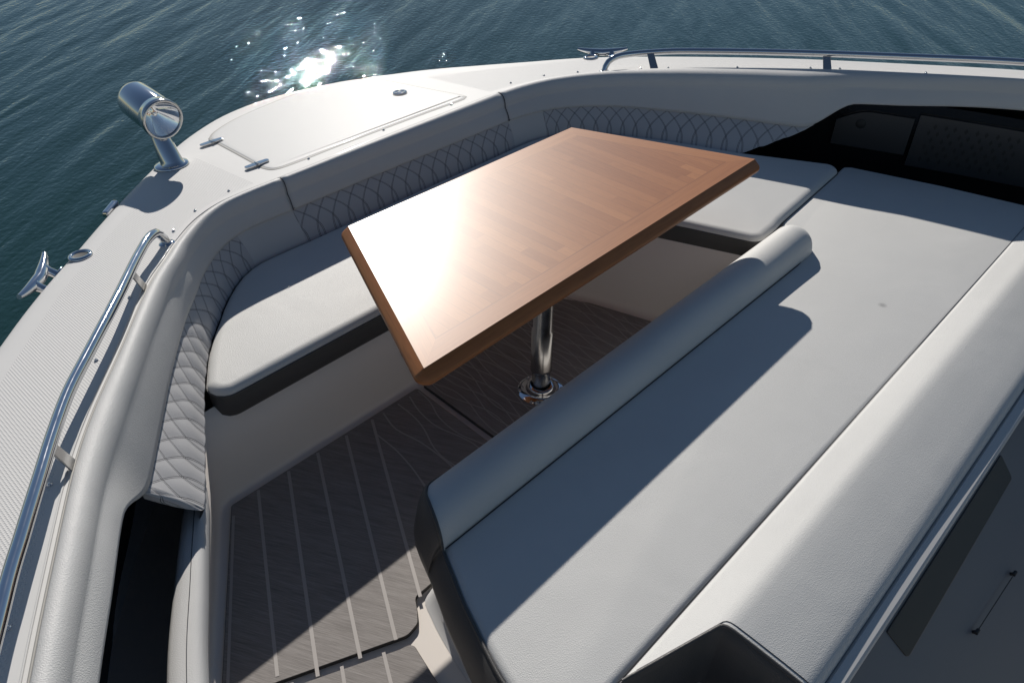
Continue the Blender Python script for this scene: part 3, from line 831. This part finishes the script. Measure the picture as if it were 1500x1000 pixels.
railL = [(-.955, 2.085, dz(2.085) + .002), (-.962, 2.083, .682), (-.976, 2.075, .704), (-.998, 2.056, .716), (-1.024, 2.032, .720), (-1.055, 1.995, .724), (-1.110, 1.922, .734), (-1.214, 1.778, .753), (-1.357, 1.594, .772), (-1.449, 1.474, .785), (-1.522, 1.361, .796), (-1.584, 1.255, .807), (-1.656, 1.132, .819), (-1.724, 1.011, .832), (-1.87, .72, .862), (-2.03, .28, .905)]
rail(railL, [((-1.140, 1.872, .745), (-1.118, 1.878, .681)), ((-1.540, 1.330, .799), (-1.520, 1.318, .735)), ((-1.955, .50, .882), (-1.925, .50, .82))],
     'long bright grab rail along the port coaming pad, lower left', (-1.3, 1.6, .7))
railR = [(1.020, 2.050, dz(2.05) + .002), (1.030, 2.050, .685), (1.050, 2.045, .704), (1.090, 2.028, .716), (1.140, 1.990, .722), (1.190, 1.925, .732), (1.253, 1.826, .745), (1.378, 1.580, .770), (1.499, 1.306, .797), (1.580, 1.101, .817), (1.622, .985, .829), (1.683, .813, .847), (1.731, .665, .861), (1.83, .25, .905), (1.93, -.3, .96)]
rail(railR, [((1.176, 1.932, .732), (1.142, 1.878, .681)), ((1.497, 1.308, .795), (1.466, 1.275, .741)), ((1.80, .40, .89), (1.76, .40, .83))],
     'long bright grab rail along the far starboard edge, top right', (1.3, 1.5, .7))

# ------------------------------------------------------------------ spotlight
sp = empty('spotlight', (-.655, 2.662, .60), 'chrome searchlight on a tapered pedestal at the port edge of the foredeck', 'searchlight')
bx = MB(); bx.lathe((-.652, 2.664, .600), (0, .1, 1), [(.060, 0), (.061, .004), (.056, .009), (.044, .012), (.030, .014), (0, .015)], 48); bx.build('base_plate', M['chrome'], sp)
nk = MB(); rows = []
for k in range(15):
    t = k / 14; z = .610 + .115 * t; cy = 2.655 + .055 * t; cx_ = -.650 - .002 * t
    w = .032 * math.sqrt(max(0, 1 - (t * .93) ** 2.2)) + .006; l = lerp(.044, .030, t)
    if k == 0: w += .004; l += .004
    rows.append([Vector((cx_ + w * math.cos(a), cy + l * math.sin(a), z)) for a in [j * 2 * math.pi / 28 for j in range(28)]])
nk.grid(rows, closed=True); nk.build('neck', M['chrome'], sp)
P0 = Vector((-.645, 2.645, .772)); ax = (Vector((-.642, 2.845, .789)) - P0).normalized(); RR = .0665; Ls = .215
bd = MB(); bd.lathe(P0, ax, [(RR - .006, .004), (RR - .001, 0), (RR + .003, .003), (RR + .003, .022), (RR, .026), (RR, .040), (RR - .001, .042), (RR - .0005, .044), (RR - .0005, Ls - .03), (RR - .004, Ls - .014), (RR - .014, Ls - .004), (RR - .03, Ls), (0, Ls + .001)], 64)
head = bd.build('lamp_head', M['chrome'], sp)
rf = MB(); rf.lathe(P0, ax, [(RR - .006, .006), (RR - .010, .014), (.042, .030), (.026, .048), (.014, .058), (.010, .058), (.009, .034), (.005, .030), (0, .030)], 48); rf.build('reflector', M['mirror'], head)
gl = MB(); gl.lathe(P0, ax, [(RR - .005, .004), (.03, .0015), (0, .001)], 48); gl.lathe(P0, ax, [(RR - .005, .006), (.03, .0040), (0, .0035)], 48); gl.build('lens', M['glass'], head)
bz = MB(); bz.lathe(P0, ax, [(RR + .003, .006), (RR + .004, .001), (RR + .0005, -.003), (RR - .005, -.001), (RR - .006, .004)], 64); bz.build('bezel', M['satin'], head)

# ------------------------------------------------------------------ table
tb = empty('table', (-.125, 1.37, 0), 'wooden table with tapered glossy top on a single steel pedestal', 'table')
TZ = .735
tt = [(-.866, 1.059), (.570, 1.077), (.345, 1.664), (-.607, 1.674)]          # edge of the flat face, ccw
tt_r = round_poly(tt, [.010, .012, .030, .012], 5)
def tuv(p):
    return (p.x - p.y * -.02, p.y)
tm = MB(); n = len(tt_r)
inner = [Vector(p) for p in tt]; cx = sum(p.x for p in inner) / 4; cy = sum(p.y for p in inner) / 4
# flat face: border frame (four mitred pieces) and block field
BW = .062
poly = [Vector(p) for p in tt]
ins4 = inset(poly, BW)
z = TZ
fld = ins4
tm.add([Vector((p.x, p.y, z)) for p in fld], [(0, 1, 2, 3)], [(p.x + 3, p.y + 1) for p in fld], smooth=False)
for i in range(4):
    a, b_ = poly[i], poly[(i + 1) % 4]; ai, bi = ins4[i], ins4[(i + 1) % 4]
    d = (b_ - a).normalized(); nn = Vector((-d.y, d.x))
    # uv.x across (kept inside one strip pair), uv.y along
    def uvb(p, i=i, a=a, d=d, nn=nn): 
        return (11 * W + i * 5 * W + (p - a).dot(nn) * .60 + .001, (p - a).dot(d) * .22 + i * .33)
    # trim rounded corners: use the sharp quad, corners are cut by the bevel's own radius
    vs = [a, b_, bi, ai]
    tm.add([Vector((p.x, p.y, z)) for p in vs], [(0, 1, 2, 3)], [uvb(p) for p in vs], smooth=False)
top = tm.build('table_top', M['wood'], tb)
# moulded edge: bevel out and down, small upright, tuck-in below
em = MB()
def ringr(d, z, r):
    pts = round_poly([tuple(p) for p in inset(poly, -d)], r, 6); return [Vector((p.x, p.y, z)) for p in pts]
rings = [ringr(-.0005, TZ - .0001, .0015), ringr(.001, TZ - .0012, .003), ringr(.0195, TZ - .0200, .024), ringr(.0225, TZ - .0260, .028), ringr(.0225, TZ - .0320, .028), ringr(.019, TZ - .0390, .026), ringr(.004, TZ - .052, .016), ringr(-.004, TZ - .054, .012)]
m_ = len(rings[0]); L = [0]
for i in range(m_): L.append(L[-1] + (rings[3][(i + 1) % m_] - rings[3][i]).length)
vs = []; us = []; fs = []
for k, rg in enumerate(rings):
    for i in range(m_ + 1):
        vs.append(rg[i % m_]); us.append((20.01 * W + k * .0045, L[i] * .35))
for k in range(len(rings) - 1):
    for i in range(m_): a = k * (m_ + 1) + i; fs.append((a, a + m_ + 1, a + m_ + 2, a + 1))
em.add(vs, fs, us); 
em.add(rings[-1], [tuple(range(m_))[::-1]], [(p.x + 3, p.y) for p in rings[-1]], smooth=False)
em.build('edge_moulding', M['wood'], tb)
pd = MB(); pc = (-.213, 1.282, FZ)
pd.lathe(pc, (0, 0, 1), [(.030, .008), (.030, .10), (.0355, .105), (.0355, .115), (.0345, .12), (.0345, .26), (.0300, .265), (.0300, .57)], 40)
pd.build('pedestal', M['satin'], tb)
fl = MB(); fl.lathe(pc, (0, 0, 1), [(.088, .004), (.088, .009), (.082, .013), (.070, .014), (.052, .015), (.047, .022), (.046, .034), (.042, .040), (.034, .041)], 56); fl.build('flange', M['chrome'], tb)
fr_ = MB(); fr_.lathe(pc, (0, 0, 1), [(.106, .001), (.106, .010), (.100, .0118), (.088, .0118), (.086, .009)], 56); fr_.build('flange_ring', M['gel'], tb)
for k in range(6):
    a = k * math.pi / 3 + .3; b2 = MB(); b2.lathe((pc[0] + .070 * math.cos(a), pc[1] + .070 * math.sin(a), FZ + .0138), (0, 0, 1), [(.007, 0), (.0065, .003), (.003, .004), (0, .004)], 12); b2.build('screw', M['satin'], tb)
up = MB(); up.lathe((pc[0], pc[1], 0), (0, 0, 1), [(.03, .655), (.085, .667), (.09, .6805), (.0, .681)], 32); up.build('top_bracket', M['satin'], tb)

# ------------------------------------------------------------------ deck mats
def mat(outline, radii, z, th, label, lines, ang, name='deck_mat'):
    pts = round_poly(outline, radii, 7)
    if area2(pts) < 0: pts = pts[::-1]
    e = empty(name, (outline[0][0], outline[0][1], 0), label, 'deck mat', 'woven deck mats on the cockpit sole')
    ca, sa = math.cos(ang), math.sin(ang)
    def U(p): return (p.x * ca + p.y * sa, -p.x * sa + p.y * ca)
    mm = MB(); n = len(pts)
    topv = [Vector((p.x, p.y, z + th)) for p in inset(pts, .0015)]; sid = [Vector((p.x, p.y, z + th - .002)) for p in pts]; bot = [Vector((p.x, p.y, z)) for p in pts]
    mm.add(topv, [tuple(range(n))], [U(p) for p in topv], smooth=False)
    mm.build('mat_face', M['mat'], e)
    sm_ = MB(); sm_.grid([bot, sid, topv], closed=True, smooth=False); sm_.build('mat_rim', M['matedge'], e)
    # closed-form inlay lines : flat ribbons 1 mm proud
    if lines:
        lm_ = MB()
        for li in lines:
            w = li[0]; pl_ = resample(catmull([(x, y, 0) for x, y in li[1]], 6), step=.015)
            a_ = []; b_ = []
            for i, p in enumerate(pl_):
                t = (pl_[min(i + 1, len(pl_) - 1)] - pl_[max(0, i - 1)]).normalized(); o_ = Vector((t.y, -t.x, 0)) * w
                a_.append(p + o_ + Vector((0, 0, z + th + .0008 + li[2]))); b_.append(p - o_ + Vector((0, 0, z + th + .0008 + li[2])))
            lm_.grid([a_, b_], flip=False)
        lm_.build('inlay_lines', M['groove'], e)
    return e
TH = .012
# aft-port mat
g = []
def strt(a, b, w=.0042, h=0):
    b = (b[0] + (b[0] - a[0]) * .008, b[1] + (b[1] - a[1]) * .008)
    g.append((w, [a, ((a[0] + b[0]) / 2, (a[1] + b[1]) / 2), b], h))
strt((-1.194, 1.543), (-1.473, 1.103), .0035, .0003)
strt((-1.096, 1.574), (-1.371, 1.058)); strt((-0.994, 1.574), (-1.306, 0.991), .0045); strt((-0.891, 1.574), (-1.210, 0.956), .0045); strt((-0.787, 1.571), (-1.121, 0.933), .0045); strt((-0.688, 1.569), (-1.002, 0.980), .0045)
g.append((.0022, [(-0.719, 1.514), (-0.720, 1.420), (-0.730, 1.344), (-0.744, 1.281), (-0.761, 1.227), (-0.787, 1.155), (-0.848, 1.022), (-0.905, 0.989)], .0004))
g.append((.0022, [(-0.744, 1.281), (-0.754, 1.230), (-0.755, 1.155), (-0.754, 0.994)], .0008))
g.append((.0024, [(-0.645, 1.566), (-0.663, 1.483), (-0.648, 1.391), (-0.645, 1.318), (-0.648, 1.249), (-0.659, 1.136), (-0.640, 0.994)], .0006))
g.append((.0022, [(-0.585, 1.566), (-0.588, 1.486), (-0.602, 1.420), (-0.635, 1.334), (-0.642, 1.255), (-0.621, 1.136), (-0.631, 0.994)], .0010))
g.append((.0022, [(-0.536, 1.566), (-0.560, 1.488), (-0.567, 1.398), (-0.545, 1.306), (-0.541, 1.230), (-0.564, 1.098), (-0.545, 0.994)], .0007))
g.append((.0020, [(-0.498, 1.566), (-0.508, 1.495), (-0.536, 1.420), (-0.541, 1.325), (-0.517, 1.211), (-0.536, 1.088), (-0.517, 0.994)], .0012))
mat([(-1.178, 1.582), (-0.490, 1.582), (-0.506, 0.975), (-0.848, 0.989), (-0.979, 0.984), (-1.014, 0.984), (-1.038, 0.946), (-1.058, 0.923), (-1.096, 0.916), (-1.376, 1.040), (-1.511, 1.093), (-1.475, 1.126)],
    [.012, .01, .01, 0, 0, .02, .02, .02, .04, 0, .01, .01], FZ + .0015, TH, 'dark woven deck mat in the port walkway, half in shadow', g, R(27))
# central mat under the table with a wavy inlay
random.seed(3)
g = []
for k in range(17):
    x0 = -.443 + k * .049
    for s_ in (1, -1):
        pts_ = [];
        for j in range(9):
            y = 1.57 - j * .080
            pts_.append((x0 + s_ * .021 * math.sin(j * 1.25 + k * .55 + (0 if s_ > 0 else .5)) + .010 * math.sin(j * .6 + k) + (0 if s_ > 0 else .010), y))
        r_ = pts_
        g.append((.0019, [p for p in r_ if p[0] < .25 + (1.57 - p[1]) * .25], .0002 * (k % 4) + (.0001 if s_ > 0 else .0005)))
g = [q_ for q_ in g if len(q_[1]) > 2]
mat([(-0.466, 1.582), (0.226, 1.579), (0.283, 1.476), (0.425, 0.975), (-0.479, 0.975)], [.01, .03, .06, .01, .01], FZ + .0015, TH, 'dark woven deck mat with wavy inlay lines around the table pedestal', g, R(0))
g = []
strt((-1.255, 0.967), (-1.350, 0.795), .0042); strt((-1.165, 0.924), (-1.250, 0.757), .0042); strt((-1.359, 1.017), (-1.454, 0.852), .0042)
mat([(-1.444, 1.046), (-1.133, 0.903), (-1.100, 0.894), (-1.130, 0.757), (-1.161, 0.521), (-1.558, 0.662)], [.02, 0, .028, .02, .02, .02], FZ + .0015, TH, 'lower corner deck mat at the bottom edge, sunlit, behind the white strip', g, R(27))

# small steel cup on the front wall under the seat
cu = MB(); cu.lathe((-.49, 1.619, .25), (0, -1, .05), [(.024, 0), (.025, .006), (.020, .010), (.016, .004), (0, .003)], 24)
o = cu.build('wall_socket', M['chrome'], None); tag(o, 'small round steel fitting on the seat base, just behind the table corner', 'socket')

# ------------------------------------------------------------------ starboard recess : glossy liner with a door and a locker front with painted diamond reflections
rc = MB(); rows = []
for i in range(near(Ec, (1.30, 1.62)), nE - 40, 4):
    p = Ec[i]; nn = En[i]; rows.append([p - nn * .02 + Vector((0, 0, .66)), p - nn * .035 + Vector((0, 0, .45)), p - nn * .035 + Vector((0, 0, .30))])
rc.grid(rows)
o = rc.build('recess_liner', M['black'], None); tag(o, 'black glossy liner of the shaded starboard recess beside the lounge', 'liner')
def recess_panel(i0, i1, z0, z1, d, name, mat_, parent, arch=0):
    pm_ = MB(); ids = list(range(i0, i1 + 1, 2)); a = []; b_ = []; c_ = []; d_ = []
    for k, i in enumerate(ids):
        t = k / (len(ids) - 1); p = Ec[i]; nn = En[i]
        top_ = z1 - arch * (1 - math.sin(math.pi / 2 * min(1, t * 2.2)))
        a.append(p + nn * (d - .010) + Vector((0, 0, top_))); b_.append(p + nn * d + Vector((0, 0, top_ - .003))); c_.append(p + nn * d + Vector((0, 0, z0 + .003))); d_.append(p + nn * (d - .010) + Vector((0, 0, z0)))
    pm_.grid([list(r_) for r_ in zip(a, b_, c_, d_)], smooth=False)
    for r_ in ((a[0], b_[0], c_[0], d_[0]), (a[-1], b_[-1], c_[-1], d_[-1])): pm_.add(r_, [(0, 1, 2, 3)], smooth=False)
    return pm_.build(name, mat_, parent, recalc=True)
m, nt, b = new_mat('recess_grey'); b.inputs['Base Color'].default_value = (.045, .045, .047, 1); b.inputs['Roughness'].default_value = .3; M['rgrey'] = m
ia = near(Ec, (1.50, 1.20)); ib = near(Ec, (1.60, .93)); 
d1 = recess_panel(ia, ib, .44, .60, -.015, 'locker_door', M['rgrey'], None, .05); tag(d1, 'dark grey locker door with curved top at the forward end of the starboard recess', 'door')
hm_ = MB(); ii = near(Ec, (1.535, 1.11)); hm_.lathe(Ec[ii] + En[ii] * -.014 + Vector((0, 0, .545)), En[ii], [(.0, .003), (.016, .003), (.02, 0)], 20); hm_.build('finger_pull', M['rubber'], d1)
ic = near(Ec, (1.606, .915)); id_ = near(Ec, (1.74, .48))
d2 = recess_panel(ic, id_, .40, .62, -.012, 'speaker_grille', M['rgrey'], None); tag(d2, 'dark grille panel with painted diamond reflections in the middle of the starboard recess', 'grille')
gm = MB()
for k in range(9):
    for j in range(6):
        i = ic + 6 + int((k + .5 * (j % 2)) * (id_ - ic - 10) / 10); p = Ec[i]; nn = En[i]; t = (Ec[i + 2] - Ec[i - 2]).normalized(); c = p + nn * -.0105 + Vector((0, 0, .44 + j * .028))
        vs = [c + t * .007, c + Vector((0, 0, .013)), c - t * .007, c - Vector((0, 0, .013))]
        gm.add(vs, [(0, 1, 2, 3)], smooth=False)
gm.build('diamond_reflections', M['rubber'], d2)  # flat dark diamonds stand in for the pattern reflected in the panel

# ------------------------------------------------------------------ water
random.seed(11)
waves = []
for k in range(46):
    lam = .10 * (.85 / .10) ** (k / 45) * random.uniform(.9, 1.1); th = R(128) + random.gauss(0, .24)
    waves.append((2 * math.pi / lam * math.cos(th), 2 * math.pi / lam * math.sin(th), random.uniform(0, 6.28), lam * .0021 * random.uniform(.5, 1.3) / (1 + lam * .35)))
x0, x1, y0, y1 = -7.0, 11.0, -1.0, 17.0
nx, ny = 520, 520
import numpy as np
X, Y = np.meshgrid(np.linspace(x0, x1, nx), np.linspace(y0, y1, ny)); Z = np.zeros_like(X)
for kx, ky, ph, A_ in waves:
    a = kx * X + ky * Y + ph; Z += A_ * (np.sin(a) + .22 * np.cos(2 * a))
fade = np.clip(np.minimum(np.minimum(X - x0, x1 - X), np.minimum(Y - y0, y1 - Y)) / 1.0, 0, 1); Z = Z * fade + WZ
verts = np.stack([X, Y, Z], -1).reshape(-1, 3)
idx = np.arange(nx * ny).reshape(ny, nx)
q = np.stack([idx[:-1, :-1], idx[:-1, 1:], idx[1:, 1:], idx[1:, :-1]], -1).reshape(-1, 4)
B_ = 900.0; nv = len(verts)
extra = np.array([[-B_, -B_, WZ], [B_, -B_, WZ], [B_, B_, WZ], [-B_, B_, WZ]])
verts = np.vstack([verts, extra]); c0 = idx[0, 0]; c1 = idx[0, -1]; c2 = idx[-1, -1]; c3 = idx[-1, 0]
faces = q.tolist() + [[nv, nv + 1, int(c1), int(c0)], [nv + 1, nv + 2, int(c2), int(c1)], [nv + 2, nv + 3, int(c3), int(c2)], [nv + 3, nv, int(c0), int(c3)]]
me = bpy.data.meshes.new('water'); me.from_pydata(verts.tolist(), [], faces)
me.polygons.foreach_set('use_smooth', [True] * len(me.polygons)); me.materials.append(M['water'])
wo = bpy.data.objects.new('water', me); col.objects.link(wo); wo['kind'] = 'structure'

# ------------------------------------------------------------------ light, sky, camera
AZ, EL = R(35.6), R(28.5)           # sun azimuth from +Y towards +X
sd = Vector((math.sin(AZ) * math.cos(EL), math.cos(AZ) * math.cos(EL), math.sin(EL)))
L_ = bpy.data.lights.new('sun', 'SUN'); L_.energy = 5.0; L_.angle = R(.5); L_.color = (1.0, .95, .88)
lo_ = bpy.data.objects.new('sun', L_); col.objects.link(lo_); lo_.rotation_euler = (-sd).to_track_quat('-Z', 'Y').to_euler()
w = bpy.data.worlds.new('World'); S.world = w; w.use_nodes = True; nt = w.node_tree
sky = nt.nodes.new('ShaderNodeTexSky'); sky.sky_type = 'NISHITA'; sky.sun_disc = False
sky.sun_elevation = EL; sky.sun_rotation = AZ; sky.air_density = 1.0; sky.dust_density = .05; sky.ozone_density = 1.6
nt.links.new(sky.outputs[0], nt.nodes['Background'].inputs[0]); nt.nodes['Background'].inputs[1].default_value = .058

cam = bpy.data.cameras.new('camera'); co = bpy.data.objects.new('camera', cam); col.objects.link(co)
yaw, pit, rol = R(46.458), R(38.349), R(.313)
f = Vector((math.sin(yaw) * math.cos(pit), math.cos(yaw) * math.cos(pit), -math.sin(pit)))
r_ = Vector((math.cos(yaw), -math.sin(yaw), 0)); u_ = r_.cross(f)
rr_ = r_ * math.cos(rol) + u_ * math.sin(rol); uu = u_ * math.cos(rol) - r_ * math.sin(rol)
mw = Matrix((rr_, uu, -f)).transposed().to_4x4(); mw.translation = Vector((-1.7, 0, 1.8666)); co.matrix_world = mw
cam.sensor_width = 36; cam.lens = 36 * 1166 / 1500; cam.clip_start = .02; cam.clip_end = 3000
S.camera = co
S.render.engine = 'CYCLES'
S.view_settings.view_transform = 'Standard'; S.view_settings.look = 'None'; S.view_settings.exposure = -.03; S.view_settings.gamma = 1
